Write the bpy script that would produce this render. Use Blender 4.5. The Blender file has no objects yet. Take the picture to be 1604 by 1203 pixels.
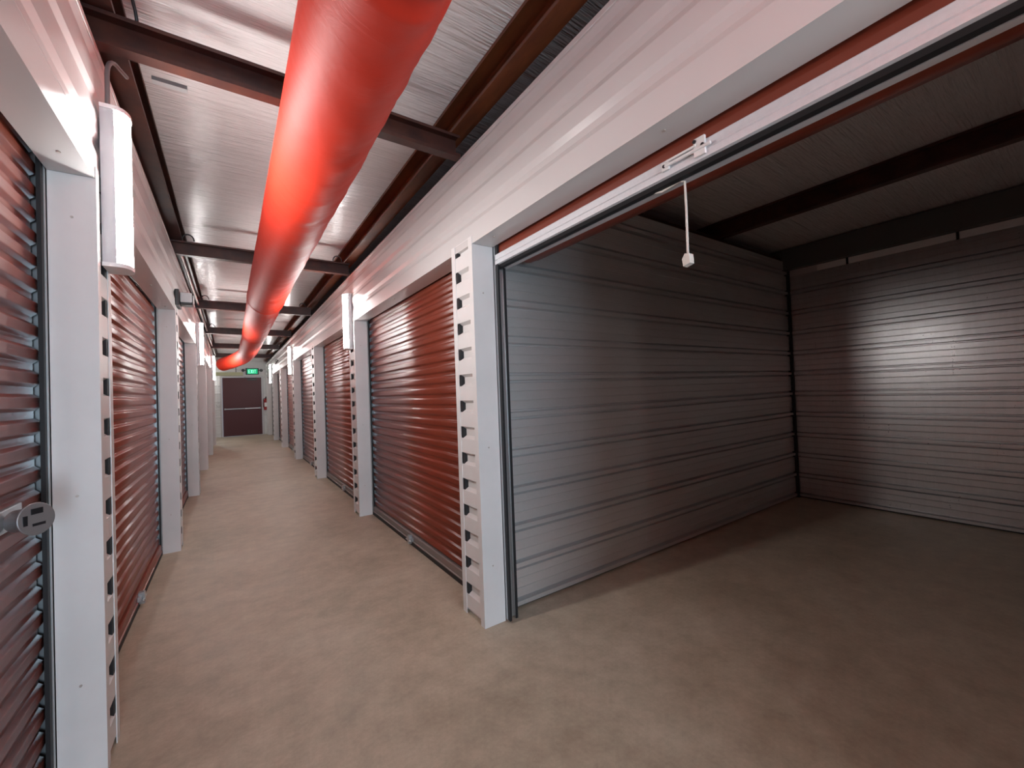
import bpy, bmesh, math, random
from math import sin, cos, pi, radians
from mathutils import Vector, Matrix, noise

random.seed(4)
scene = bpy.context.scene
COL = scene.collection

# ------------------------------------------------------------------ camera
CAM_F, CAM_YAW, CAM_PITCH, CAM_ROLL, CAM_H = 647.68, 34.2554, 0.9491, -2.1095, 1.3436
def make_camera():
    cd = bpy.data.cameras.new('camera')
    cd.sensor_fit = 'HORIZONTAL'; cd.sensor_width = 36.0
    cd.lens = CAM_F * 36.0 / 1604.0
    cd.clip_start = 0.02; cd.clip_end = 200
    cam = bpy.data.objects.new('camera', cd); COL.objects.link(cam)
    y, p, r = radians(CAM_YAW), radians(CAM_PITCH), radians(CAM_ROLL)
    F = Vector((sin(y)*cos(p), cos(y)*cos(p), sin(p)))
    R = Vector((cos(y), -sin(y), 0)); U = R.cross(F)
    R2 = cos(r)*R + sin(r)*U; U2 = -sin(r)*R + cos(r)*U
    m = Matrix((R2, U2, -F)).transposed().to_4x4()
    m.translation = Vector((0, 0, CAM_H))
    cam.matrix_world = m
    scene.camera = cam
make_camera()

# ------------------------------------------------------------------ world, light, exposure
scene.view_settings.view_transform = 'Standard'
scene.view_settings.look = 'None'
scene.view_settings.exposure = 1.82
scene.view_settings.gamma = 1.0
scene.view_settings.use_curve_mapping = False
LAMP_STRENGTH = 26.0
scene.cycles.diffuse_bounces = 8
scene.cycles.glossy_bounces = 6
DAYLIGHT_W = 36.0
SIDE_LAMP = 1.0

w = bpy.data.worlds.new('world'); scene.world = w; w.use_nodes = True
bgn = w.node_tree.nodes['Background']
bgn.inputs[0].default_value = (0.55, 0.72, 1.0, 1); bgn.inputs[1].default_value = 0.4

def area(name, loc, rot, sx, sy, power, color):
    l = bpy.data.lights.new(name, 'AREA'); l.shape = 'RECTANGLE'; l.size = sx; l.size_y = sy
    l.energy = power; l.color = color
    o = bpy.data.objects.new(name, l); COL.objects.link(o); o.location = loc; o.rotation_euler = rot
    return o
# daylight coming in through the open doorway at the near end of the corridor, behind the camera
REAR_Y = -3.6
area('daylight_doorway', (0.20, REAR_Y - 0.30, 1.05), (radians(90), 0, 0), 1.0, 2.0, DAYLIGHT_W, (0.66, 0.85, 1.0))

# ------------------------------------------------------------------ dimensions
R = 1.1674; L = -0.4054          # corridor faces
RD = R + 0.1365; LD = L - 0.124  # depth of the jambs
H = 2.2                          # opening height
ZT = 2.738                       # top of the header panels
WR, WL = 0.262, 0.200
RY = [-0.677, 2.069, 4.823, 7.556, 10.320, 13.140, 15.80]
LY = [-0.60, 2.139, 4.851, 7.542, 10.26, 13.0, 15.72]
YEND = 19.09
XB = 5.39
ZC = 3.06
XL = -3.6

# ------------------------------------------------------------------ mesh helpers
class MB:
    def __init__(s): s.v = []; s.f = []
    def add(s, vs, fs):
        b = len(s.v); s.v += [tuple(v) for v in vs]; s.f += [tuple(b+i for i in f) for f in fs]
        return s
    def box(s, x0, x1, y0, y1, z0, z1):
        if x0 > x1: x0, x1 = x1, x0
        if y0 > y1: y0, y1 = y1, y0
        if z0 > z1: z0, z1 = z1, z0
        v = [(x, y, z) for z in (z0, z1) for x, y in ((x0, y0), (x1, y0), (x1, y1), (x0, y1))]
        return s.add(v, [(0,3,2,1), (4,5,6,7), (0,1,5,4), (1,2,6,5), (2,3,7,6), (3,0,4,7)])
    def prism(s, pts, axis, a, b, closed=True, caps=True):
        """pts: 2D profile; axis 0/1/2 = extrusion axis; the other two axes take the profile in order"""
        def P(p, t):
            q = [p[0], p[1]]; q.insert(axis, t); return tuple(q)
        n = len(pts)
        v = [P(p, a) for p in pts] + [P(p, b) for p in pts]
        fs = [(i, (i+1) % n, n+(i+1) % n, n+i) for i in range(n if closed else n-1)]
        if closed and caps: fs += [tuple(range(n-1, -1, -1)), tuple(range(n, 2*n))]
        return s.add(v, fs)
    def cyl(s, p0, p1, r, n=16, r1=None, caps=True):
        p0, p1 = Vector(p0), Vector(p1); d = (p1-p0).normalized()
        a = d.orthogonal().normalized(); b = d.cross(a)
        r1 = r if r1 is None else r1
        v = [p0 + r*(cos(2*pi*i/n)*a + sin(2*pi*i/n)*b) for i in range(n)] + [p1 + r1*(cos(2*pi*i/n)*a + sin(2*pi*i/n)*b) for i in range(n)]
        fs = [(i, (i+1) % n, n+(i+1) % n, n+i) for i in range(n)]
        if caps: fs += [tuple(range(n-1, -1, -1)), tuple(range(n, 2*n))]
        return s.add(v, fs)
    def tube(s, path, r, n=10):
        P = [Vector(p) for p in path]; m = len(P); vs = []
        t = (P[1]-P[0]).normalized(); a = t.orthogonal().normalized()
        for i in range(m):
            t = (P[min(i+1, m-1)] - P[max(i-1, 0)]).normalized()
            a = (a - t*a.dot(t)).normalized(); b = t.cross(a)
            vs += [P[i] + r*(cos(2*pi*k/n)*a + sin(2*pi*k/n)*b) for k in range(n)]
        fs = [(i*n+k, i*n+(k+1) % n, (i+1)*n+(k+1) % n, (i+1)*n+k) for i in range(m-1) for k in range(n)]
        fs += [tuple(range(n-1, -1, -1)), tuple(range((m-1)*n, m*n))]
        return s.add(vs, fs)
    def build(s, name, mat, parent=None, smooth=None, bevel=None, solid=None, origin=None):
        me = bpy.data.meshes.new(name)
        o0 = Vector(origin) if origin else (Vector(parent_loc(parent)) if parent else Vector((0, 0, 0)))
        me.from_pydata([tuple(Vector(v)-o0) for v in s.v], [], s.f); me.update()
        bm = bmesh.new(); bm.from_mesh(me); bmesh.ops.recalc_face_normals(bm, faces=bm.faces); bm.to_mesh(me); bm.free()
        if smooth is not None:
            me.shade_smooth(); me.set_sharp_from_angle(angle=radians(smooth))
        me.materials.append(mat)
        o = bpy.data.objects.new(name, me); COL.objects.link(o)
        if parent:
            o.parent = parent
            o.location = o0 - Vector(parent_loc(parent))
        else: o.location = o0
        if solid:
            md = o.modifiers.new('solid', 'SOLIDIFY'); md.thickness = solid; md.offset = 0
        if bevel:
            md = o.modifiers.new('bevel', 'BEVEL'); md.width = bevel; md.segments = 2; md.limit_method = 'ANGLE'
        return o
def parent_loc(p):
    v = Vector((0, 0, 0))
    while p is not None: v = v + p.location; p = p.parent
    return v
def thing(name, label, cat, loc=(0, 0, 0), group=None):
    o = bpy.data.objects.new(name, None); COL.objects.link(o); o.location = loc
    o.empty_display_size = 0.05
    return tag(o, label, cat, group)
def tag(o, label, cat=None, group=None):
    o['label'] = label; o['kind'] = 'thing'
    if cat: o['category'] = cat
    if group: o['group'] = group
    return o
def struct(o, label=None):
    o['kind'] = 'structure'
    if label: o['label'] = label
    return o

# ------------------------------------------------------------------ materials
def mat(name, base, rough=0.5, metal=0.0, emis=None, estr=0.0, spec=0.5, coat=0.0):
    m = bpy.data.materials.new(name); m.use_nodes = True
    b = m.node_tree.nodes['Principled BSDF']
    b.inputs['Base Color'].default_value = (*base, 1); b.inputs['Roughness'].default_value = rough
    b.inputs['Metallic'].default_value = metal
    b.inputs['Specular IOR Level'].default_value = spec
    b.inputs['Coat Weight'].default_value = coat
    if emis:
        b.inputs['Emission Color'].default_value = (*emis, 1); b.inputs['Emission Strength'].default_value = estr
    return m
def nodes(m): return m.node_tree.nodes, m.node_tree.links, m.node_tree.nodes['Principled BSDF']
def tex_noise(m, scale, mapping=(1, 1, 1), detail=4, rough=0.6, dist=0.0):
    N, K, b = nodes(m)
    tc = N.new('ShaderNodeTexCoord'); mp = N.new('ShaderNodeMapping'); mp.inputs['Scale'].default_value = mapping
    K.new(tc.outputs['Object'], mp.inputs['Vector'])
    n = N.new('ShaderNodeTexNoise'); n.inputs['Scale'].default_value = scale; n.inputs['Detail'].default_value = detail
    n.inputs['Roughness'].default_value = rough; n.inputs['Distortion'].default_value = dist
    K.new(mp.outputs[0], n.inputs['Vector']); return n
def ramp(m, src, stops):
    N, K, b = nodes(m)
    r = N.new('ShaderNodeValToRGB'); e = r.color_ramp.elements
    while len(e) > 1: e.remove(e[-1])
    e[0].position = stops[0][0]; e[0].color = (*stops[0][1], 1)
    for p, c in stops[1:]:
        x = e.new(p); x.color = (*c, 1)
    K.new(src, r.inputs[0]); return r
def bump(m, src, strength, dist=0.01):
    N, K, b = nodes(m)
    bp = N.new('ShaderNodeBump'); bp.inputs['Strength'].default_value = strength; bp.inputs['Distance'].default_value = dist
    K.new(src, bp.inputs['Height']); K.new(bp.outputs[0], b.inputs['Normal']); return bp
def mixcol(m, fac, a, bcol):
    N, K, b = nodes(m)
    x = N.new('ShaderNodeMix'); x.data_type = 'RGBA'
    if hasattr(fac, 'links'): K.new(fac, x.inputs[0])
    else: x.inputs[0].default_value = fac
    for s, i in ((a, 6), (bcol, 7)):
        if isinstance(s, tuple): x.inputs[i].default_value = (*s, 1)
        else: K.new(s, x.inputs[i])
    return x
def mathn(m, op, a, bb):
    N, K, b = nodes(m)
    x = N.new('ShaderNodeMath'); x.operation = op
    for s, i in ((a, 0), (bb, 1)):
        if isinstance(s, (int, float)): x.inputs[i].default_value = s
        else: K.new(s, x.inputs[i])
    return x

M = {}
# painted white steel
m = M['white'] = mat('white_painted_steel', (0.66, 0.62, 0.64), 0.42)
n = tex_noise(m, 3.0, detail=5); r = ramp(m, n.outputs[0], [(0.3, (0.69, 0.685, 0.68)), (0.7, (0.76, 0.75, 0.745))])
nodes(m)[1].new(r.outputs[0], nodes(m)[2].inputs['Base Color'])
n2 = tex_noise(m, 260, detail=2); bump(m, n2.outputs[0], 0.05, 0.001)
# the header panels are a little glossier
m = M['header'] = mat('white_header_panel', (0.66, 0.65, 0.645), 0.25)
n = tex_noise(m, 1.2, (1, 0.5, 1), 1); bump(m, n.outputs[0], 0.15, 0.01)
# red-brown door curtain
m = M['curtain'] = mat('red_brown_curtain', (0.22, 0.044, 0.024), 0.33, coat=0.0)
n = tex_noise(m, 2.5, (1, 1, 5), 5)
r = ramp(m, n.outputs[0], [(0.3, (0.205, 0.040, 0.022)), (0.72, (0.255, 0.054, 0.030))])
nodes(m)[1].new(r.outputs[0], nodes(m)[2].inputs['Base Color'])
n2 = tex_noise(m, 6, (1, 0.6, 2), 2); bump(m, n2.outputs[0], 0.10, 0.004)
# red duct fabric
m = M['duct'] = mat('red_duct_fabric', (0.66, 0.034, 0.012), 0.58, coat=0.0)
n2 = tex_noise(m, 5, (1, 2.2, 1), 4, 0.6, 0.8); bump(m, n2.outputs[0], 0.35, 0.010)
# ceiling liner: white facing of the roof insulation with cross wrinkles
m = M['liner'] = mat('white_insulation_facing', (0.68, 0.655, 0.65), 0.165)
N_, K_, b_ = nodes(m)
na = tex_noise(m, 2.0, (0.35, 9.0, 1), 4, 0.6, 0.6)
nb = tex_noise(m, 1.3, (0.5, 2.2, 1), 2, 0.5, 0.2)
nc = tex_noise(m, 3.0, (2.2, 30.0, 1), 2, 0.5, 0.4)
a1 = mathn(m, 'MULTIPLY', na.outputs[0], 0.85); a2 = mathn(m, 'MULTIPLY', nb.outputs[0], 1.6)
a3 = mathn(m, 'MULTIPLY', nc.outputs[0], 0.42)
s1 = mathn(m, 'ADD', a1.outputs[0], a2.outputs[0]); s2 = mathn(m, 'ADD', s1.outputs[0], a3.outputs[0])
bump(m, s2.outputs[0], 0.95, 0.02)
# red oxide primed steel
m = M['primer'] = mat('red_oxide_primer', (0.105, 0.030, 0.020), 0.45)
n = tex_noise(m, 6, (1, 1, 1), 5, 0.65); r = ramp(m, n.outputs[0], [(0.35, (0.040, 0.014, 0.012)), (0.72, (0.095, 0.028, 0.016))])
nodes(m)[1].new(r.outputs[0], nodes(m)[2].inputs['Base Color'])
m = M['primer_lit'] = mat('lit_oxide_primer', (0.15, 0.045, 0.018), 0.45)  # brighter copy of the primer, with the light on the right purlin painted in
n = tex_noise(m, 7, (1, 0.3, 1), 5, 0.65); r = ramp(m, n.outputs[0], [(0.35, (0.10, 0.030, 0.014)), (0.7, (0.22, 0.068, 0.022))])
nodes(m)[1].new(r.outputs[0], nodes(m)[2].inputs['Base Color'])
# galvanised wall sheet with faint rain-like streaks
def galv(name, c0, c1, metal, rough, streak=(1, 1, 0.12), scale=9, dr=0.05, lo=0.38, hi=0.68):
    m = mat(name, c0, rough, metal)
    N, K, b = nodes(m)
    n = tex_noise(m, scale, streak, 6, 0.7)
    n2 = tex_noise(m, 60, (1, 1, 1), 3, 0.6)
    ad = mathn(m, 'MULTIPLY', n2.outputs[0], 0.3); ad2 = mathn(m, 'MULTIPLY', n.outputs[0], 0.75); s = mathn(m, 'ADD', ad.outputs[0], ad2.outputs[0])
    r = ramp(m, s.outputs[0], [(lo, c0), (hi, c1)]); K.new(r.outputs[0], b.inputs['Base Color'])
    rr = ramp(m, s.outputs[0], [(lo, (rough+dr,)*3), (hi, (rough-dr,)*3)]); K.new(rr.outputs[0], b.inputs['Roughness'])
    n3 = tex_noise(m, 2.2, (1, 1, 1.5), 2); bump(m, n3.outputs[0], 0.12, 0.01)
    return m
M['galv'] = galv('galvanised_wall_sheet', (0.62, 0.615, 0.61), (0.68, 0.67, 0.67), 0.6, 0.36, (0.25, 1, 1.2), 5, 0.02)
M['galv_aged'] = galv('aged_galvanised_sheet', (0.47, 0.46, 0.46), (0.58, 0.57, 0.57), 0.70, 0.31, (1, 2.2, 0.30), 9, 0.07, 0.25, 0.80)
M['steel'] = mat('galvanised_steel_trim', (0.55, 0.57, 0.58), 0.32, 0.85)
M['alu'] = galv('aluminium_bar', (0.62, 0.63, 0.66), (0.74, 0.75, 0.78), 0.15, 0.5, (1, 0.1, 1))
M['barsteel'] = mat('dull_bottom_bar', (0.24, 0.21, 0.20), 0.5, 0.3)
M['strip'] = mat('lit_slot_strip', (0.85, 0.84, 0.82), 0.7)  # pale colour imitates the neighbouring unit's lit ceiling behind the slot
M['girt'] = mat('dark_grey_girt', (0.11, 0.11, 0.105), 0.5, 0.3)
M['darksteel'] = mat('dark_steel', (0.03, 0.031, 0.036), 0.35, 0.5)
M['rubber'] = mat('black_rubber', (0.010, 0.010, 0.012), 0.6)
M['black'] = mat('black_plastic', (0.02, 0.02, 0.022), 0.45)
M['greyplastic'] = mat('grey_plastic', (0.50, 0.50, 0.52), 0.45)
M['conduitgrey'] = mat('grey_conduit', (0.22, 0.21, 0.21), 0.4, 0.3)
M['whiteplastic'] = mat('white_plastic', (0.78, 0.77, 0.76), 0.4)
M['tube'] = mat('frosted_lens', (0.9, 0.9, 0.9), 0.3, emis=(1.0, 0.975, 0.955), estr=LAMP_STRENGTH)
M['prism'] = mat('prismatic_lens', (0.62, 0.60, 0.60), 0.3)
n = M['prism']; tx = tex_noise(n, 90, detail=1); bump(n, tx.outputs[0], 0.6, 0.004)
M['maroon'] = mat('maroon_door_paint', (0.085, 0.016, 0.020), 0.45, spec=0.35)
M['doorframe'] = mat('grey_white_frame', (0.55, 0.53, 0.54), 0.45)
M['exitgreen'] = mat('exit_green', (0.0, 0.20, 0.09), 0.5, emis=(0.0, 0.28, 0.12), estr=0.45)
M['exitletter'] = mat('exit_letter', (0.6, 1.0, 0.8), 0.5, emis=(0.16, 0.75, 0.40), estr=0.42)
M['red'] = mat('extinguisher_red', (0.32, 0.008, 0.008), 0.3)
M['rope'] = mat('cream_rope', (0.68, 0.64, 0.58), 0.8)
M['yellowrail'] = mat('pale_yellow_rail', (0.50, 0.50, 0.30), 0.5)
M['brass'] = mat('dull_screw', (0.55, 0.50, 0.46), 0.4, 0.6)
# concrete floor
m = M['floor'] = mat('sealed_concrete', (0.3, 0.24, 0.19), 0.5, spec=0.4)
N_, K_, b_ = nodes(m)
n1 = tex_noise(m, 1.1, detail=6, rough=0.62, dist=0.4)
n2 = tex_noise(m, 7.0, detail=8, rough=0.7)
n3 = tex_noise(m, 55.0, detail=4, rough=0.7)
r1 = ramp(m, n1.outputs[0], [(0.32, (0.405, 0.345, 0.262)), (0.5, (0.482, 0.412, 0.318)), (0.68, (0.530, 0.465, 0.370))])
r2 = ramp(m, n2.outputs[0], [(0.35, (0.82, 0.80, 0.78)), (0.65, (1.12, 1.12, 1.12))])
mx = mixcol(m, 0.9, r1.outputs[0], r2.outputs[0]); mx.blend_type = 'MULTIPLY'
r3 = ramp(m, n3.outputs[0], [(0.30, (0.86, 0.85, 0.83)), (0.62, (1.04, 1.04, 1.04)), (0.80, (1.25, 1.22, 1.2))])
mx2 = mixcol(m, 0.55, mx.outputs[2], r3.outputs[0]); mx2.blend_type = 'MULTIPLY'
K_.new(mx2.outputs[2], b_.inputs['Base Color'])
rr = ramp(m, n2.outputs[0], [(0.3, (0.42,)*3), (0.7, (0.60,)*3)]); K_.new(rr.outputs[0], b_.inputs['Roughness'])
bump(m, n2.outputs[0], 0.06, 0.01)

# ------------------------------------------------------------------ shell
def ceil_z(x): return ZC if x <= 1.3 else ZC - 0.048*(x-1.3)
def build_shell():
    fl = MB().box(XL, XB+0.15, REAR_Y-0.6, YEND+0.1, -0.12, 0.0).build('floor', M['floor']); struct(fl, 'tan sealed concrete floor with faint mottling')
    c = MB(); xs = [XL, 1.3, XB+0.15]
    c.prism([(xs[0], ZC), (xs[1], ZC), (xs[2], ceil_z(xs[2])), (xs[2], ceil_z(xs[2])+0.1), (xs[1], ZC+0.1), (xs[0], ZC+0.1)], 1, REAR_Y-0.1, YEND+0.1)
    # profile is (x, z) and the extrusion axis is y
    ce = c.build('ceiling', M['liner']); struct(ce, 'white wrinkled insulation facing of the roof')
    # outer walls
    struct(MB().box(XL-0.1, XL, REAR_Y-0.1, YEND+0.1, 0, ZC+0.1).build('wall_left_outer', M['galv']))
    # end wall of the corridor, ribbed white sheet with a door opening in it
    e = MB(); y = YEND
    pr = []
    z = 0.0
    def sheet_rows(z0, z1, x0, x1):
        pts = []; zz = z0
        k = math.floor(z0/0.3)
        zs = [z0]
        for i in range(k, int(z1/0.3)+2):
            for dz, dd in ((-0.02, 0), (-0.008, 0.012), (0.008, 0.012), (0.02, 0)):
                q = i*0.3+0.15+dz
                if z0 < q < z1: pts.append((y-dd, q))
        pts = [(y, z0)] + pts + [(y, z1)]
        pts = pts + [(y+0.1, z1), (y+0.1, z0)]
        e.prism(pts, 0, x0, x1)
    sheet_rows(0, ZC, XL, -0.30); sheet_rows(0, ZC, 1.055, XB+0.1); sheet_rows(2.29, ZC, -0.30, 1.055)
    struct(e.build('wall_end', M['white']), 'white ribbed end wall around the maroon door')
    # rear wall of the corridor behind the camera, with an open doorway
    b = MB(); y0, y1 = REAR_Y-0.1, REAR_Y
    b.box(XL, -0.25, y0, y1, 0, ZC); b.box(1.0, XB, y0, y1, 0, ZC); b.box(-0.25, 1.0, y0, y1, 2.2, ZC)
    struct(b.build('wall_rear', M['white']))
build_shell()

def ribbed_profile(z0, z1, period, first, rows, base, sgn):
    """rows: list of (dz, depth) around each rib centre; sgn multiplies depth towards the viewer"""
    pts = [(base, z0)]
    k = 0
    while first + k*period < z1 + period:
        c = first + k*period
        for dz, d in rows:
            q = c+dz
            if z0+0.002 < q < z1-0.002: pts.append((base+sgn*d, q))
        k += 1
    pts.sort(key=lambda p: p[1])
    pts.append((base, z1))
    return pts
UNIT_ROWS = [(-0.034, 0), (-0.027, -0.026), (-0.020, -0.026), (-0.013, 0.012), (0.013, 0.012), (0.020, -0.026), (0.027, -0.026), (0.034, 0), (0.082, 0), (0.0855, 0.0028), (0.0885, 0.0028), (0.092, 0),
             (0.142, 0), (0.1455, 0.0028), (0.1485, 0.0028), (0.152, 0)]
RIBP = 0.2325

def partition(name, y, x0, x1, ztop, side=-1, label=None, m='galv'):
    """ribbed galvanised partition running across (along x); the ribs face -y when side=-1"""
    pts = ribbed_profile(0.014, ztop, RIBP, 0.030, UNIT_ROWS, y, side)
    back = [(y-side*0.04, ztop), (y-side*0.04, 0.014)]
    o = MB().prism(pts+back, 0, x0, x1).build(name, M[m])
    return struct(o, label)

# the open unit: its partition, back wall and the partition on the camera side
partition('wall_unit_left', 2.140, RD+0.065, XB-0.03, 2.72, -1, 'ribbed galvanised side wall of the open unit')
partition('wall_unit_right', -0.56, RD+0.02, XB-0.03, 2.72, 1, 'ribbed galvanised near side wall of the open unit')
def back_wall():
    pts = ribbed_profile(0.014, 2.545, RIBP, 0.030, UNIT_ROWS, XB, -1)
    pts += [(XB+0.029, 2.545), (XB+0.029, 0.014)]
    struct(MB().prism(pts, 1, REAR_Y, YEND).build('wall_unit_back', M['galv_aged']), 'ribbed galvanised back wall of the open unit')
    # girt over the sheet, leaving a narrow pale gap between
    g = MB()
    g.box(XB-0.09, XB+0.02, REAR_Y, YEND, 2.615, 2.622); g.box(XB-0.09, XB-0.083, REAR_Y, YEND, 2.622, 2.84)
    g.box(XB-0.09, XB+0.02, REAR_Y, YEND, 2.84, 2.847); g.box(XB+0.02, XB+0.027, REAR_Y, YEND, 2.60, 2.86)
    struct(g.build('trim_1', M['girt']), 'dark steel girt along the top of the unit back wall')
    struct(MB().box(XB+0.030, XB+0.04, REAR_Y-0.1, YEND+0.1, 0.0, 2.95).build('trim_2', M['liner']), 'pale insulation facing behind the slot over the back wall')
    st = struct(MB().box(XB-0.001, XB+0.020, -0.50, 1.84, 2.548, 2.613).build('trim_3', M['strip']), 'pale strip standing in for the lit ceiling seen through the slot')
    for yy in (1.568, 0.768): MB().box(XB-0.006, XB-0.001, yy-0.010, yy+0.010, 2.545, 2.615).build('strip_clip', M['rubber'], st)
    struct(MB().box(XB+0.0, XB+0.020, 1.84, 2.11, 2.545, 2.615).build('trim_5', M['galv']))
back_wall()
struct(MB().box(RD+0.065, XB-0.02, 2.150, 2.165, 0.0, 0.014).build('foot_shade_left', M['rubber']))  # dark strip standing in for the shadow line under the side wall
struct(MB().box(XB+0.012, XB+0.028, -0.5, 2.165, 0.0, 0.014).build('foot_shade_back', M['rubber']))  # same painted shadow line along the foot of the back wall
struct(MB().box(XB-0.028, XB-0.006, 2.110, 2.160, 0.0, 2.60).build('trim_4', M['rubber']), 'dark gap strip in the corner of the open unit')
# other partitions: they close off the dark neighbouring units seen over the headers
def slab_partition(y, x0, x1):
    struct(MB().box(x0, x1, y-0.015, y+0.015, 0.0, 2.72).build('wall_partition', M['galv']), 'galvanised partition between two closed units')
for y in RY[2:]: slab_partition(y+0.13, RD+0.08, XB)
for y in LY[:-1]: slab_partition(y+0.1, XL, LD-0.08)
slab_partition(LY[6]+0.1, XL, LD-0.0)

# headers over the doors
def header(side, ya, yb, name, label):
    s = 1 if side == 'right' else -1
    X = R if s > 0 else L; XD = RD if s > 0 else LD
    rows = [(-0.042, 0), (-0.014, 0.010), (0.014, 0.010), (0.042, 0)]
    pts = ribbed_profile(H, ZT, 0.1575, 2.355, rows, X, s)
    pts[-1] = (X+0*s, ZT)
    pts += [(X+s*0.03, ZT), (X+s*0.03, H+0.003), (XD, H+0.003), (XD, H)]
    o = MB().prism(pts, 1, ya, yb).build(name, M['header'])
    struct(o, label)
    # folded lip along the top edge
    lip = MB().box(X-s*0.004, X+s*0.035, ya, yb, ZT, ZT+0.004).box(X-s*0.004, X-s*0.0005, ya, yb, ZT-0.018, ZT)
    lo = lip.build('header_lip', M['white'], o)
    # soffit screws
    sc = MB()
    for y in SCREW_Y[side]:
        if ya < y < yb: MB().cyl((X+s*0.054, y, H-0.004), (X+s*0.054, y, H+0.001), 0.006, 8).build('soffit_screw', M['brass'], o)
    return o
SCREW_Y = {'right': [0.832, 1.913, 2.50, 3.6, 4.6, 5.3, 6.4, 7.3, 8.1], 'left': [0.9, 1.97, 2.6, 3.9, 4.7, 5.4, 6.6]}
header('right', REAR_Y, 18.55, 'wall_right', 'long white ribbed steel header above the right-hand doors')
header('left', REAR_Y, LY[6]+WL, 'wall_left', 'long white ribbed steel header above the left-hand doors')
struct(MB().box(R, R+0.2, 18.42, YEND, 0, ZT).build('wall_right_end', M['white']), 'plain white wall piece beside the end door')

# ------------------------------------------------------------------ jamb columns between the doors
def column(side, ya, wdt, label):
    s = 1 if side == 'right' else -1       # towards the unit
    X = (R if s > 0 else L) - s*0.004; XD = RD if s > 0 else LD
    yb = ya + wdt
    t = thing('jamb_column', label, 'column', ((X+XD)/2, (ya+yb)/2, 0), 'jamb columns on the %s' % side)
    # corner trim: narrow face strip + reveal plate facing the near door opening
    ct = MB().box(X, X+s*0.003, ya, ya+0.044, 0.0, H+0.045)
    ct.box(X+s*0.003, XD, ya, ya+0.003, 0.0, H-0.001)
    ct.build('corner_trim', M['white'], t)
    ft = MB().box(X, X+s*0.003, yb-0.046, yb, 0.0, H+0.045).box(X+s*0.003, XD, yb-0.003, yb, 0.0, H-0.001)
    ft.build('edge_trim', M['white'], t)
    # ribbed infill: crests flush with the trims, valleys cut back between them
    pts = []
    P = 0.1575; d = 0.024
    top = H+0.045
    prof = [(-0.036, 0), (-0.020, d), (0.020, d), (0.036, 0)]
    seq = [(X+s*(0.0035+d), 0.0), (X+s*(0.0035+d), 0.020), (X+s*0.0035, 0.036)]
    k = 1
    while k*P < top+0.05:
        for dz, dd in prof:
            z = k*P+dz
            if z < top: seq.append((X+s*(0.0035+dd), z))
        k += 1
    seq.append((X+s*0.0035, top))
    MB().prism(seq, 1, ya+0.004, yb-0.004, closed=False).build('ribbed_panel', M['white'], t, solid=0.0012)
    # black plugs stand in for the shade inside the open valley ends
    x1, x2 = X+s*0.0042, X+s*(0.0035+d-0.0006); first = None
    for k in range(1, 15):
        z = k*P
        if first is None:
            first = MB().prism([(x1, z-0.0345), (x2, z-0.0195), (x2, z+0.0195), (x1, z+0.0345)], 1, yb-0.070, yb-0.047).build('valley_shade_plug', M['rubber'], t); zf = z
        else:
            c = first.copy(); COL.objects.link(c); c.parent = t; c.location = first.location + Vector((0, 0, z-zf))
    # steel jamb hidden behind, closes the notches
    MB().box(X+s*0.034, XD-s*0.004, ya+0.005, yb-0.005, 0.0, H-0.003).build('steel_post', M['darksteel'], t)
    sc = MB()
    for z in (0.34, 1.02, 2.04 if s < 0 else 1.92):
        MB().cyl((X+s*0.066, ya-0.003, z), (X+s*0.066, ya+0.001, z), 0.0045, 8).build('trim_screw', M['brass'], t)
    return t
ORD = ['first', 'second', 'third', 'fourth', 'fifth', 'sixth', 'seventh']
RLAB = ['white jamb column at the near end of the open unit',
        'white notched jamb column between the open unit and the nearest closed right door',
        'white jamb column carrying the nearest right-hand wall light',
        'third white notched column along the right side, without a light',
        'white column under the second right-hand wall light',
        'slim white column under the black coiled cable, far right',
        'farthest white right-hand column, under the last right light']
LLAB = ['white jamb column behind the camera on the left',
        'nearest white notched column on the left, under the big wall light',
        'second white left-hand column, below the square-headed emergency light',
        'third white left-hand column, under the second left wall light',
        'fourth white left-hand column from the camera, narrow, no light',
        'fifth white left-hand column, under the farthest left wall light',
        'last white left-hand column before the side passage']
for i, y in enumerate(RY): column('right', y, WR, RLAB[i])
for i, y in enumerate(LY): column('left', y, WL, LLAB[i])

# ------------------------------------------------------------------ roll-up doors
PITCH = 0.0821
def curtain_profile(x, s, z0, z1, depth=0.015):
    """s = +1: the unit lies towards +x. crest faces the corridor"""
    rows = [(0.0, 1), (0.035, 0.94), (0.055, 0.80), (0.15, 0.16), (0.175, 0.04), (0.21, 0), (0.38, 0.05), (0.55, 0), (0.585, 0.04), (0.61, 0.16), (0.705, 0.80), (0.725, 0.94), (0.76, 1), (0.88, 0.96)]
    pts = []; k = 0
    while z0 + k*PITCH < z1:
        for f, d in rows:
            z = z0+(k+f)*PITCH
            if z <= z1: pts.append((x+s*d*depth, z))
        k += 1
    return pts
def guide(t, s, XD, y, d):
    """channel guide at jamb position y, opening towards direction d (+1/-1 along y)"""
    g = MB()
    xa, xb = XD+s*0.004, XD+s*0.060
    g.box(xa, xb, y, y+d*0.0025, 0.012, H+0.12)
    g.box(xa-s*0.002, xa+s*0.001, y+d*0.005, y+d*0.020, 0.012, H+0.12); g.box(xa+s*0.001, xa+s*0.004, y, y+d*0.020, 0.012, H+0.12)
    g.box(xb-s*0.003, xb, y, y+d*0.030, 0.012, H+0.12)
    g.build('guide', M['steel'], t)
    MB().box(xa+s*0.000, xa+s*0.012, y+d*0.0205, y+d*0.043, 0.012, H+0.1).build('guide_seal', M['rubber'], t)
    MB().box(xb-s*0.010, xb+s*0.004, y+d*0.030, y+d*0.036, 0.012, H+0.1).build('guide_seal', M['rubber'], t)
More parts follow.
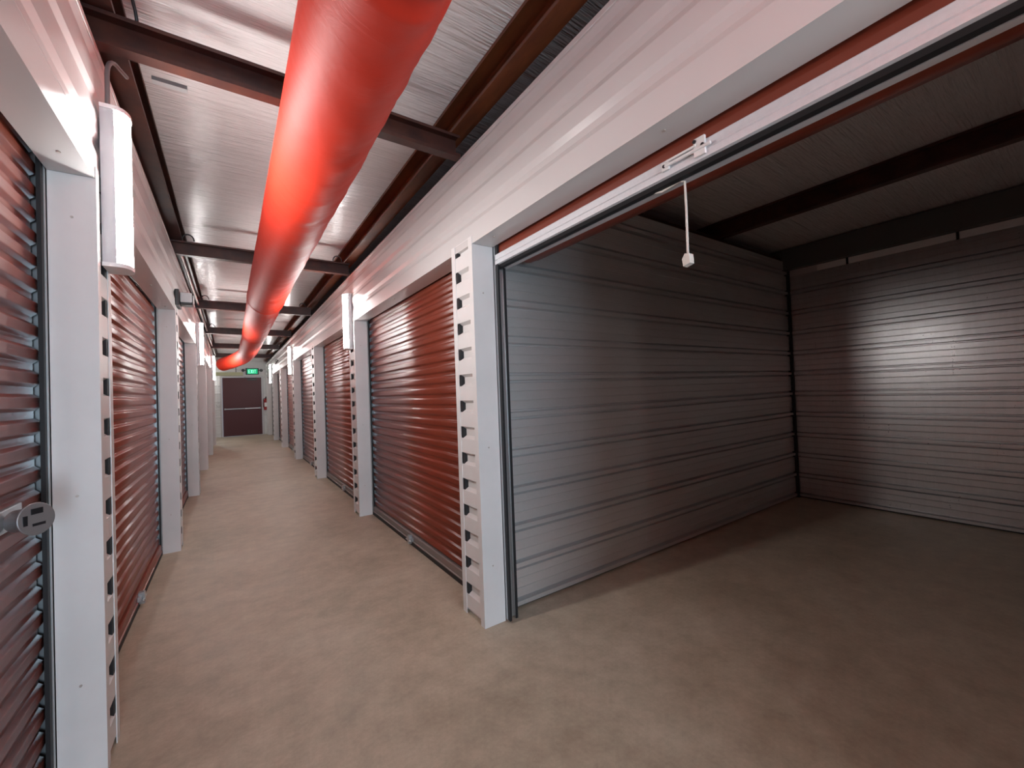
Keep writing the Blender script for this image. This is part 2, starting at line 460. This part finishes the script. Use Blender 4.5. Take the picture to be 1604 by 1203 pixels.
def closed_door(side, ya, yb, label, latch_y=None, clips='far', hasp=None):
    """ya = far edge of the near column, yb = arris of the far column"""
    s = 1 if side == 'right' else -1
    XD = RD if s > 0 else LD
    xc = XD + s*0.020
    t = thing('roll_up_door', label, 'roll-up door', (xc, (ya+yb)/2, 0), 'closed roll-up doors on the %s' % side)
    pts = curtain_profile(xc, s, 0.100, H+0.10)
    MB().prism(pts, 1, ya+0.028, yb-0.028, closed=False).build('curtain', M['curtain'], t, smooth=40, solid=0.001)
    # bottom bar and rubber astragal
    xb = xc - s*0.004
    bar = MB().prism([(xb-s*0.004, 0.100), (xb-s*0.010, 0.092), (xb-s*0.010, 0.046), (xb-s*0.016, 0.042), (xb-s*0.016, 0.036), (xb+s*0.020, 0.036), (xb+s*0.020, 0.100)], 1, ya+0.020, yb-0.020)
    bar.build('bottom_bar', M['barsteel'] if side == 'right' else M['curtain'], t)
    MB().box(xb-s*0.016, xb+s*0.014, ya+0.020, yb-0.020, 0.002, 0.036).build('bottom_seal', M['rubber'], t)
    guide(t, s, XD, ya, 1); guide(t, s, XD, yb, -1)
    # pale wear clips in the valleys at the curtain edge beside the far guide
    z = 0.100+PITCH*0.41; first = None
    while z < H+0.02:
        yy = yb-0.056
        if first is None:
            first = MB().box(xc+s*0.001, xc+s*0.0145, yy-0.009, yy+0.009, z-0.015, z+0.015).build('edge_clip', M['steel'], t, bevel=0.004); zf = z
        else:
            c = first.copy(); COL.objects.link(c); c.parent = t; c.location = first.location + Vector((0, 0, z-zf))
        z += PITCH
    ly = latch_y if latch_y else (ya+yb)/2
    la = MB().box(xb-s*0.030, xb-s*0.010, ly-0.05, ly+0.05, 0.045, 0.075).box(xb-s*0.045, xb-s*0.010, ly-0.018, ly+0.018, 0.020, 0.095)
    la.cyl((xb-s*0.040, ly+0.06, 0.050), (xb-s*0.040, ly-0.06, 0.050), 0.007, 10)
    la.build('lift_handle', M['steel'], t, bevel=0.003)
    return t
rl = {1: 'nearest closed red-brown roll-up door on the right, beside the open unit', 2: 'second closed red-brown roll-up door on the right, behind the nearest right light',
      3: 'third closed red-brown roll-up door on the right side', 4: 'fourth closed red-brown right door, just below the second right light',
      5: 'fifth closed red-brown roll-up door on the right, seen as a sliver'}
ll = {0: 'red-brown roll-up door at the left edge with a round lock', 1: 'second red-brown roll-up door on the left, between the two nearest left columns',
      2: 'third left door, a sliver with pale clips behind the second column', 3: 'fourth closed roll-up door on the left, nearly hidden',
      4: 'fifth closed roll-up door on the left, nearly hidden', 5: 'sixth closed left door before the side passage'}
LATR = {1: 3.604, 2: 6.221}; LATL = {1: 3.718}
for i in range(1, 6): closed_door('right', RY[i]+WR, RY[i+1], rl[i], LATR.get(i))
closed_door('right', RY[6]+WR, 18.42, 'farthest red-brown roll-up door on the right, next to the end door')
for i in range(0, 6): closed_door('left', LY[i]+WL, LY[i+1], ll[i], LATL.get(i))
# corridor behind the camera: one more closed door on each side
closed_door('right', REAR_Y+0.02, RY[0], 'closed red-brown door behind the camera, right side')
closed_door('left', REAR_Y+0.02, LY[0], 'closed red-brown door behind the camera, left side')

# open door: curtain wound on its drum above the opening
def open_door():
    ya, yb = RY[0]+WR, RY[1]
    t = thing('open_roll_up_door', 'raised roll-up door over the open unit with hanging pull cord', 'roll-up door', (RD+0.2, (ya+yb)/2, 2.2))
    xc, zc, r0 = 1.525, 2.325, 0.188
    c = MB(); pts = []
    n = 96
    for i in range(n):
        a = 2*pi*i/n; rr = r0 + (0.004 if (i % 8) < 4 else 0.0)
        pts.append((xc+rr*cos(a), zc+rr*sin(a)))
    c.prism(pts, 1, ya+0.03, yb-0.03)
    c.build('wound_curtain', M['curtain'], t, smooth=35)
    # hanging end of the curtain
    x1 = RD+0.020
    MB().prism([(x1, 2.145), (x1, 2.185), (x1+0.006, 2.25), (x1+0.012, 2.33)], 1, ya+0.03, yb-0.03, closed=False).build('curtain_end', M['curtain'], t, solid=0.003)
    bar = MB().prism([(x1-0.014, 2.150), (x1-0.018, 2.146), (x1-0.018, 2.118), (x1-0.015, 2.115), (x1-0.018, 2.112), (x1-0.018, 2.090), (x1-0.004, 2.086), (x1+0.004, 2.086), (x1+0.004, 2.150)], 1, ya+0.012, yb-0.012)
    bar.build('bottom_bar', M['alu'], t)
    MB().prism([(x1-0.008, 2.086), (x1+0.002, 2.074), (x1+0.020, 2.070), (x1+0.036, 2.078), (x1+0.036, 2.086)], 1, ya+0.012, yb-0.012).build('bottom_seal', M['rubber'], t)
    MB().box(x1+0.034, x1+0.062, ya+0.012, yb-0.012, 2.074, 2.079).box(x1+0.059, x1+0.062, ya+0.012, yb-0.012, 2.079, 2.11).build('bar_angle', M['alu'], t)
    # slide latch on the bar
    hx = x1-0.018
    la = MB()
    la.box(hx-0.010, hx, 0.735, 0.775, 2.098, 2.160)
    la.box(hx-0.010, hx, 0.870, 0.900, 2.108, 2.138)
    la.box(hx-0.014, hx-0.004, 0.765, 0.880, 2.132, 2.140)
    la.cyl((hx-0.010, 0.885, 2.122), (hx-0.010, 0.715, 2.122), 0.006, 10)
    lt = la.build('slide_latch', M['whiteplastic'], t, bevel=0.002)
    for y, z in ((0.742, 2.128), (0.770, 2.150), (0.888, 2.123)):
        MB().cyl((hx-0.014, y, z), (hx-0.009, y, z), 0.006, 10).build('latch_screw', M['darksteel'], lt)
    # pull cord with its little wooden grip
    px, py = 1.352, 0.846
    rope = MB().tube([(x1+0.02, py+0.16, 2.082), (x1+0.024, py+0.09, 2.066), (px, py+0.02, 2.075), (px, py, 2.066), (px+0.002, py, 1.96), (px, py, 1.86), (px, py, 1.800)], 0.0042, 8)
    ro = rope.build('pull_cord', M['rope'], t, smooth=60)
    MB().prism([(py-0.015, 1.770), (py+0.013, 1.762), (py+0.017, 1.790), (py+0.006, 1.808), (py-0.013, 1.804)], 0, px-0.013, px+0.013).build('cord_grip', M['rope'], ro, bevel=0.002)
    guide(t, 1, RD, yb, -1); guide(t, 1, RD, ya, 1)
open_door()

# ------------------------------------------------------------------ lock on the nearest left door
def lock():
    y0, z0 = 1.82, 1.025; xf = LD + 0.085
    t = thing('cylinder_lock', 'round grey steel lock with slotted face on the left-edge door', 'lock', (LD, y0, z0))
    ax = Vector((0.78, -0.60, 0.10)).normalized()
    c = Vector((LD+0.046, y0-0.045, z0+0.000))
    MB().cyl(c-ax*0.045, c+ax*0.014, 0.032, 28).build('lock_body', M['greysteel'], t, smooth=40, bevel=0.003)
    a = Vector((0, 0, 1)); b = ax.cross(a)
    f = MB()
    c2 = c+ax*0.014
    f.cyl(c2, c2+ax*0.006, 0.046, 32)
    f.build('lock_face', M['greysteel'], t, smooth=40, bevel=0.002)
    sl = MB()
    c3 = c2+ax*0.006
    for (u, v, du, dv) in ((0.0, 0.022, 0.014, 0.008), (-0.004, -0.020, 0.016, 0.008), (0.028, 0.0, 0.005, 0.014)):
        vs = []
        for k in (0.0, 0.002):
            for su, sv in ((-1, -1), (1, -1), (1, 1), (-1, 1)):
                vs.append(c3 + ax*k + b*(u+su*du) + a*(v+sv*dv))
        sl.add(vs, [(0,3,2,1), (4,5,6,7), (0,1,5,4), (1,2,6,5), (2,3,7,6), (3,0,4,7)])
    sl.build('face_slot', M['darksteel'], t)
    MB().box(LD-0.0195, LD-0.006, y0-0.075, y0+0.085, z0-0.032, z0+0.034).build('backing_plate', M['steel'], t, bevel=0.003)
M['greysteel'] = mat('worn_grey_steel', (0.30, 0.30, 0.31), 0.42, 0.6)
n = tex_noise(M['greysteel'], 40, detail=4); bump(M['greysteel'], n.outputs[0], 0.3, 0.002)
lock()

# ------------------------------------------------------------------ roof steel
def c_beam_x(y, x0, x1, z0, z1, label, name='roof_beam', group='roof beams across the corridor'):
    """C section running along x, open towards -y"""
    wd, tk = 0.060, 0.004
    pts = [(y+wd/2, z0), (y+wd/2, z1), (y-wd/2, z1), (y-wd/2, z1-0.016), (y-wd/2+tk, z1-0.016), (y-wd/2+tk, z1-tk), (y+wd/2-tk, z1-tk),
           (y+wd/2-tk, z0+tk), (y-wd/2+tk, z0+tk), (y-wd/2+tk, z0+0.018), (y-wd/2, z0+0.018), (y-wd/2, z0)]
    o = MB().prism(pts, 0, x0, x1).build(name, M['primer'], origin=((x0+x1)/2, y, z0))
    return tag(o, label, 'beam', group)
BL = ['nearest red-brown roof beam crossing the corridor under the white liner', 'second red-brown beam across the corridor, above the second right column',
      'third roof beam across the corridor, just beyond the emergency light', 'fourth roof beam crossing the corridor ahead', 'fifth roof beam crossing the corridor, near the duct bend',
      'farthest roof beam across the corridor, near the end wall']
BY = [2.185, 4.95, 7.68, 10.43, 13.24, 15.98]
for i, y in enumerate(BY): c_beam_x(y, L-0.25, R-0.01, 2.742, 2.872, BL[i])
c_beam_x(-0.55, L-0.25, R-0.01, 2.742, 2.872, 'roof beam across the corridor behind the camera')
c_beam_x(2.185, R+0.06, XB-0.1, 2.722, 2.763, 'dark roof beam resting on the side wall of the open unit', group='roof beams over the units')
c_beam_x(-0.55, R+0.06, XB-0.1, 2.722, 2.763, 'roof beam over the near side wall of the open unit', group='roof beams over the units')
def c_purlin_y(x0, x1, z0, z1, ya, yb, label, mir=1, mt='primer'):
    tk = 0.004
    a, b = (x0, x1) if mir > 0 else (x1, x0)
    d = 1 if b > a else -1
    pts = [(b, z0), (b, z1), (a, z1), (a, z1-0.018), (a+d*tk, z1-0.018), (a+d*tk, z1-tk), (b-d*tk, z1-tk), (b-d*tk, z0+tk), (a+d*tk, z0+tk), (a+d*tk, z0+0.018), (a, z0+0.018), (a, z0)]
    o = MB().prism(pts, 1, ya, yb).build('roof_purlin', M[mt], origin=((x0+x1)/2, 0, z0))
    return tag(o, label, 'purlin', 'long roof purlins')
c_purlin_y(1.105, 1.200, 2.876, 3.056, REAR_Y, YEND, 'long orange-brown purlin above the right header', 1, 'primer_lit')
c_purlin_y(-0.440, -0.345, 2.876, 3.056, REAR_Y, YEND, 'long brown purlin above the left header', -1)
c_purlin_y(3.985, 4.055, 2.765, 2.925, REAR_Y, YEND, 'dark purlin crossing the ceiling of the open unit', 1)
c_purlin_y(2.62, 2.69, 2.865, 2.99, REAR_Y, YEND, 'purlin hidden above the wound door of the open unit', 1)

# ------------------------------------------------------------------ red fabric duct
def duct():
    r0 = 0.186
    path = []
    y = REAR_Y+0.02
    while y < 11.4:
        path.append(Vector((0.372+0.006*sin(y*0.9), y, 2.540+0.004*sin(y*1.7)))); y += 0.03
    # the tail sags and swings to the left
    cp = [Vector(c) for c in ((0.372, 10.4, 2.54), (0.372, 11.4, 2.54), (0.352, 12.35, 2.535), (0.262, 13.15, 2.505), (0.085, 13.80, 2.455), (-0.150, 14.40, 2.405), (-0.40, 15.0, 2.35))]
    for k in range(1, 5):
        p0, p1, p2, p3 = cp[k-1:k+3]
        for q in range(1, 31):
            u = q/30
            path.append(0.5*((2*p1)+(p2-p0)*u+(2*p0-5*p1+4*p2-p3)*u*u+(3*p1-p0-3*p2+p3)*u**3))
    n = 64; vs = []; m = len(path)
    a = Vector((1, 0, 0))
    seams = [-1.9, 1.0, 5.60, 8.6, 11.5]
    s_len = 0
    for i, p in enumerate(path):
        if i: s_len += (p-path[i-1]).length
        t = (path[min(i+1, m-1)]-path[max(i-1, 0)]).normalized()
        a = (a - t*a.dot(t)).normalized(); b = t.cross(a)
        pin = 0
        for sy in seams:
            dd = abs(p.y-sy); pin += -0.011*math.exp(-(dd/0.018)**2) + 0.004*math.exp(-((dd-0.06)/0.03)**2)
        for k in range(n):
            th = 2*pi*k/n
            d = cos(th)*a + sin(th)*b
            # creases gather on the lower right of the fabric
            side = max(0.0, d.dot(Vector((0.80, 0, -0.60))))**2
            up = max(0.0, d.z)
            w1 = noise.noise(Vector((d.x*1.4, s_len*9.0 + d.z*2.0, d.z*1.2)))
            w2 = noise.noise(Vector((d.x*0.9+7, s_len*1.1, d.z*0.9)))
            w3 = noise.noise(Vector((d.x*2.2+3, s_len*22.0 + 3.0*d.x, d.z*2.0)))
            rr = r0 + pin + 0.0048*w2 + side*(0.0075*w1+0.0040*w3) + 0.0007*w1
            vs.append(p + d*rr)
    fs = [(i*n+k, i*n+(k+1) % n, (i+1)*n+(k+1) % n, (i+1)*n+k) for i in range(m-1) for k in range(n)]
    mb = MB(); mb.add(vs, fs)
    # rounded end
    base = (m-1)*n; cap_c = path[-1]; t = (path[-1]-path[-3]).normalized()
    ring = list(range(base, base+n))
    for j, (f, dist) in enumerate(((0.90, 0.030), (0.6, 0.055), (0.25, 0.066))):
        new = []
        for k in range(n):
            v = Vector(vs[base+k]); new.append(len(mb.v)); mb.v.append(tuple(cap_c + (v-cap_c)*f + t*dist))
        for k in range(n): mb.f.append((ring[k], ring[(k+1) % n], new[(k+1) % n], new[k]))
        ring = new
    mb.f.append(tuple(ring))
    mb.f.append(tuple(range(n-1, -1, -1)))
    o = mb.build('air_duct', M['duct'], smooth=80, origin=(0.37, 6, 2.54))
    tag(o, 'long inflated red fabric air duct under the ceiling, bending left at its end', 'air duct')
duct()

# ------------------------------------------------------------------ wall lights
def lamp(side, yc, label, x=None, z0=1.885, z1=2.525):
    s = 1 if side == 'right' else -1    # wall direction
    X = (R if s > 0 else L) - s*0.006
    t = thing('wall_light', label, 'light', (X, yc, z0), 'vertical wall lights along the corridor')
    w = 0.062
    # back channel
    MB().prism([(X, yc-w+0.004), (X, yc+w-0.004), (X-s*0.042, yc+w), (X-s*0.042, yc-w)], 2, z0+0.012, z1-0.012).build('housing', M['greyplastic'], t)
    arc = [(X-s*0.042-s*0.040*sin(pi*i/16)**0.8 if 0 < i < 16 else X-s*0.042, yc-(w-0.001)*cos(pi*i/16)) for i in range(17)]
    MB().prism(arc, 2, z0+0.014, z1-0.014).build('lens', M['tube'], t, smooth=50)
    arc2 = [(X, yc-w-0.002)] + [(X-s*0.040-s*0.045*sin(pi*i/16)**0.8 if 0 < i < 16 else X-s*0.040, yc-(w+0.003)*cos(pi*i/16)) for i in range(17)] + [(X, yc+w+0.002)]
    MB().prism(arc2, 2, z0, z0+0.016).build('end_cap', M['whiteplastic'], t, smooth=50)
    MB().prism(arc2, 2, z1-0.016, z1).build('end_cap', M['whiteplastic'], t, smooth=50)
    return t
lamp('left', LY[1]+0.115, 'largest lit wall light, on the nearest left column')
lamp('left', LY[3]+0.10, 'second lit wall light on the left, beyond the emergency light')
lamp('left', LY[5]+0.10, 'farthest lit wall light on the left, beside the duct end')
lamp('right', RY[2]+0.13, 'nearest lit wall light on the right, between two roll-up doors')
lamp('right', RY[4]+0.13, 'second lit wall light along the right side')
lamp('right', RY[6]+0.13, 'farthest lit wall light on the right, near the exit sign')
lamp('right', RY[0]+0.13, 'lit wall light behind the camera on the right')
lamp('left', -2.9, 'lit wall light behind the camera on the left')
def side_lamp():
    # the light of the side passage, hung on the end wall left of the door
    t = thing('wall_light', 'lit wall light in the side passage left of the end door', 'light', (-0.95, YEND-0.02, 1.9), 'vertical wall lights along the corridor')
    MB().box(-1.01, -0.89, YEND-0.045, YEND-0.014, 1.9, 2.52).build('housing', M['greyplastic'], t)
    MB().prism([(-0.95-0.06*cos(pi*i/12), YEND-0.045-0.05*sin(pi*i/12)) for i in range(13)], 2, 1.91, 2.51).build('lens', M['tube'], t, smooth=50)
side_lamp()

# ------------------------------------------------------------------ conduits and cables
def conduits():
    o = MB().tube([(-0.380, 2.225, 2.52), (-0.380, 2.225, 2.66)] + [(-0.380+0.02*(1-cos(a)), 2.225+0.10*(1-cos(a)), 2.66+0.10*sin(a)) for a in [pi/2*k/8 for k in range(1, 9)]] + [(-0.35, 2.42, 2.79)], 0.008, 10).build('conduit', M['conduitgrey'], smooth=60, origin=(-0.38, 2.225, 2.52))
    tag(o, 'grey conduit bending up from the largest left wall light', 'conduit')
    o = MB().tube([(-0.372, y, 2.80) for y in (5.05, 6, 8, 10, 12, 14, 15.9)], 0.013, 10).build('conduit', M['whiteplastic'], smooth=60, origin=(-0.372, 5, 2.8))
    tag(o, 'long pale conduit running above the left header', 'conduit')
    def loop(x, y, z, r, sgn, label, n=12):
        pts = [(x+sgn*r*cos(a)*-1, y-0.02, z+1.2*r*sin(a)) for a in [pi*(k/n)*1.05-0.1 for k in range(n+1)]]
        o = MB().tube(pts, 0.006, 8).build('cable', M['black'], smooth=60, origin=(x, y, z))
        tag(o, label, 'cable', 'black cable loops at the roof beams')
    loop(-0.30, 4.90, 2.870, 0.045, 1, 'black cable loop over the left end of the second beam')
    loop(-0.285, 7.63, 2.875, 0.045, 1, 'black cable loop over the left end of the third beam')
    loop(-0.285, 10.38, 2.875, 0.045, 1, 'black cable loop over the left end of the fourth beam')
    loop(1.02, 4.90, 2.870, 0.045, 1, 'black cable loop over the right end of the second beam')
    loop(1.02, 7.63, 2.875, 0.045, 1, 'black cable loop over the right end of the third beam')
    o = MB().tube([(-0.28, 2.20, 2.872), (-0.285, 2.18, 2.93), (-0.30, 2.10, 3.00), (-0.30, 1.98, 3.035), (-0.295, 1.7, 3.050), (-0.29, 0.9, 3.052)], 0.006, 8).build('cable', M['black'], smooth=60, origin=(-0.28, 2.2, 2.87))
    tag(o, 'thin black cable curving up from the nearest beam to the liner', 'cable')
    # black coil at the far right header
    cx, cy, cz = R-0.03, 13.62, 2.43
    o = MB().tube([(cx-0.05*abs(sin(a)), cy+0.22*cos(a), cz+0.055*sin(a)+0.01*cos(2*a)) for a in [2*pi*k/28 for k in range(29)]], 0.011, 8).build('cable', M['black'], smooth=60, origin=(cx, cy, cz))
    tag(o, 'black coiled cable hanging on the far right header', 'cable')
    # small plate tucked under the nearest beam
    o = MB().box(-0.25, -0.13, 2.27, 2.30, 2.725, 2.742).build('beam_clip', M['steel'], origin=(-0.19, 2.28, 2.73))
    tag(o, 'small grey plate under the left part of the nearest beam', 'plate')
conduits()

# ------------------------------------------------------------------ emergency light on the left header
def emergency():
    t = thing('emergency_light', 'emergency light with square prismatic head on the left header', 'emergency light', (L, 4.98, 2.25))
    MB().box(L, L+0.030, 4.86, 5.10, 2.25, 2.40).build('base', M['black'], t, bevel=0.006)
    v = MB(); c = Vector((L+0.085, 4.93, 2.335))
    MB().box(L+0.030, L+0.125, 4.915, 5.045, 2.268, 2.372).build('lamp_body', M['black'], t, bevel=0.008)
    MB().box(L+0.034, L+0.122, 4.897, 4.915, 2.288, 2.378).build('lens', M['prism'], t, bevel=0.006)
    MB().box(L+0.126, L+0.134, 4.93, 5.03, 2.285, 2.362).build('lens', M['prism'], t, bevel=0.003)
emergency()

# ------------------------------------------------------------------ far end: door, exit sign, extinguisher, rail
def end_door():
    y = YEND
    t = struct(MB().box(-0.255, 1.010, y-0.010, y+0.035, 0.008, 2.238).build('door_1', M['maroon'], origin=(0.378, y, 0)), 'maroon steel exit door with a push bar at the corridor end')
    f = MB().box(-0.33, -0.258, y-0.035, y+0.06, 0, 2.31).box(1.013, 1.085, y-0.035, y+0.06, 0, 2.31).box(-0.258, 1.013, y-0.035, y+0.06, 2.242, 2.31)
    f.build('door_frame', M['doorframe'], t, bevel=0.004)
    p = MB().box(-0.21, 0.98, y-0.075, y-0.045, 1.02, 1.065).box(-0.21, -0.16, y-0.05, y-0.010, 1.01, 1.075).box(0.92, 0.98, y-0.05, y-0.010, 1.01, 1.075)
    pb = p.build('push_bar', M['greysteel'], t, bevel=0.004)
    MB().box(0.45, 0.93, y-0.079, y-0.075, 1.024, 1.061).build('push_pad', M['alu'], pb)
    MB().box(0.55, 0.86, y-0.08, y-0.010, 2.13, 2.19).build('door_closer', M['black'], t, bevel=0.006)
    MB().tube([(0.80, y-0.05, 2.19), (0.62, y-0.12, 2.215), (0.45, y-0.05, 2.235)], 0.009, 8).build('closer_arm', M['black'], t)
end_door()
def exit_sign():
    y = YEND-0.012; xc, zc = 0.715, 2.475
    t = thing('exit_sign', 'green lit EXIT sign with lamp heads above the end door', 'exit sign', (xc, y, zc-0.13))
    MB().box(xc-0.215, xc+0.215, y-0.055, y, zc-0.125, zc+0.125).build('sign_body', M['black'], t, bevel=0.01)
    MB().box(xc-0.165, xc+0.175, y-0.060, y-0.055, zc-0.095, zc+0.095).build('sign_face', M['exitgreen'], t)
    lt = MB(); z0, z1 = zc-0.066, zc+0.066; d0, d1 = y-0.064, y-0.060; s = 0.016
    def bar(a, b, c, d): lt.box(a, b, d0, d1, c, d)
    x = xc-0.130
    bar(x, x+s, z0, z1); bar(x+s, x+0.062, z0, z0+s); bar(x+s, x+0.056, zc-s/2, zc+s/2); bar(x+s, x+0.062, z1-s, z1)
    x = xc-0.052
    for sg in (1, -1):
        lt.add([(x, d0, zc-sg*0.066), (x+0.020, d0, zc-sg*0.066), (x+0.066, d0, zc+sg*0.066), (x+0.046, d0, zc+sg*0.066),
                (x, d1, zc-sg*0.066), (x+0.020, d1, zc-sg*0.066), (x+0.066, d1, zc+sg*0.066), (x+0.046, d1, zc+sg*0.066)],
               [(0,1,2,3), (7,6,5,4), (0,4,5,1), (1,5,6,2), (2,6,7,3), (3,7,4,0)])
    x = xc+0.030; bar(x, x+s, z0, z1)
    x = xc+0.062; bar(x+0.024, x+0.024+s, z0, z1-s); bar(x, x+0.064, z1-s, z1)
    lt.build('sign_lettering', M['exitletter'], t)
    for sg, ln in ((-1, 0.0), (1, 0.0)):
        MB().cyl((xc+sg*0.30, y-0.10, zc+0.035), (xc+sg*0.30, y-0.03, zc+0.045), 0.055, 18).build('lamp_head', M['black'], t, smooth=40)
        MB().tube([(xc+sg*0.20, y-0.03, zc+0.04), (xc+sg*0.26, y-0.04, zc+0.045)], 0.014, 8).build('lamp_arm', M['black'], t)
exit_sign()
def extinguisher():
    x, y = 1.145, YEND-0.115
    t = thing('fire_extinguisher', 'red fire extinguisher hung right of the end door', 'fire extinguisher', (x, y, 0.95))
    MB().cyl((x, y, 0.95), (x, y, 1.34), 0.075, 24).cyl((x, y, 1.34), (x, y, 1.40), 0.075, 24, 0.03).build('cylinder', M['red'], t, smooth=40)
    MB().cyl((x, y, 1.40), (x, y, 1.45), 0.025, 14).box(x-0.015, x+0.015, y-0.12, y+0.02, 1.45, 1.475).build('valve', M['black'], t)
    MB().tube([(x, y-0.05, 1.43), (x-0.09, y-0.07, 1.38), (x-0.10, y-0.05, 1.2), (x-0.085, y-0.04, 1.05)], 0.012, 8).build('hose', M['black'], t, smooth=60)
    MB().box(x-0.055, x+0.055, y-0.078, y-0.070, 1.08, 1.24).build('label_plate', M['whiteplastic'], t)
    MB().box(x-0.05, x+0.05, y+0.05, YEND-0.012, 0.96, 1.36).build('bracket', M['black'], t)
extinguisher()
def end_bits():
    y = YEND
    o = MB().box(-0.62, 0.40, 18.42, 18.50, 2.285, 2.41).build('door_rail', M['yellowrail'], origin=(0, 18.46, 2.285), bevel=0.006)
    tag(o, 'pale yellow-green rail in front of the end wall, above the door', 'rail')
    # it hangs from the roof on two rods
    for x in (0.18, -0.52):
        MB().cyl((x, 18.46, 2.41), (x, 18.46, ZC), 0.010, 8).build('hanger_rod', M['black'], o)
    t = thing('alarm_bell', 'small round white alarm sounder left of the end door', 'alarm', (-0.39, y, 1.20))
    MB().cyl((-0.39, y-0.004, 1.205), (-0.39, y-0.06, 1.205), 0.055, 20, 0.042).build('sounder', M['whiteplastic'], t, smooth=40)
    o = MB().tube([(-0.39, y-0.02, 1.26), (-0.39, y-0.02, 1.6), (-0.40, y-0.02, 2.35)], 0.009, 8).build('conduit', M['greyplastic'], smooth=60, origin=(-0.39, y-0.02, 1.26))
    tag(o, 'thin conduit rising from the white alarm beside the end door', 'conduit')
end_bits()
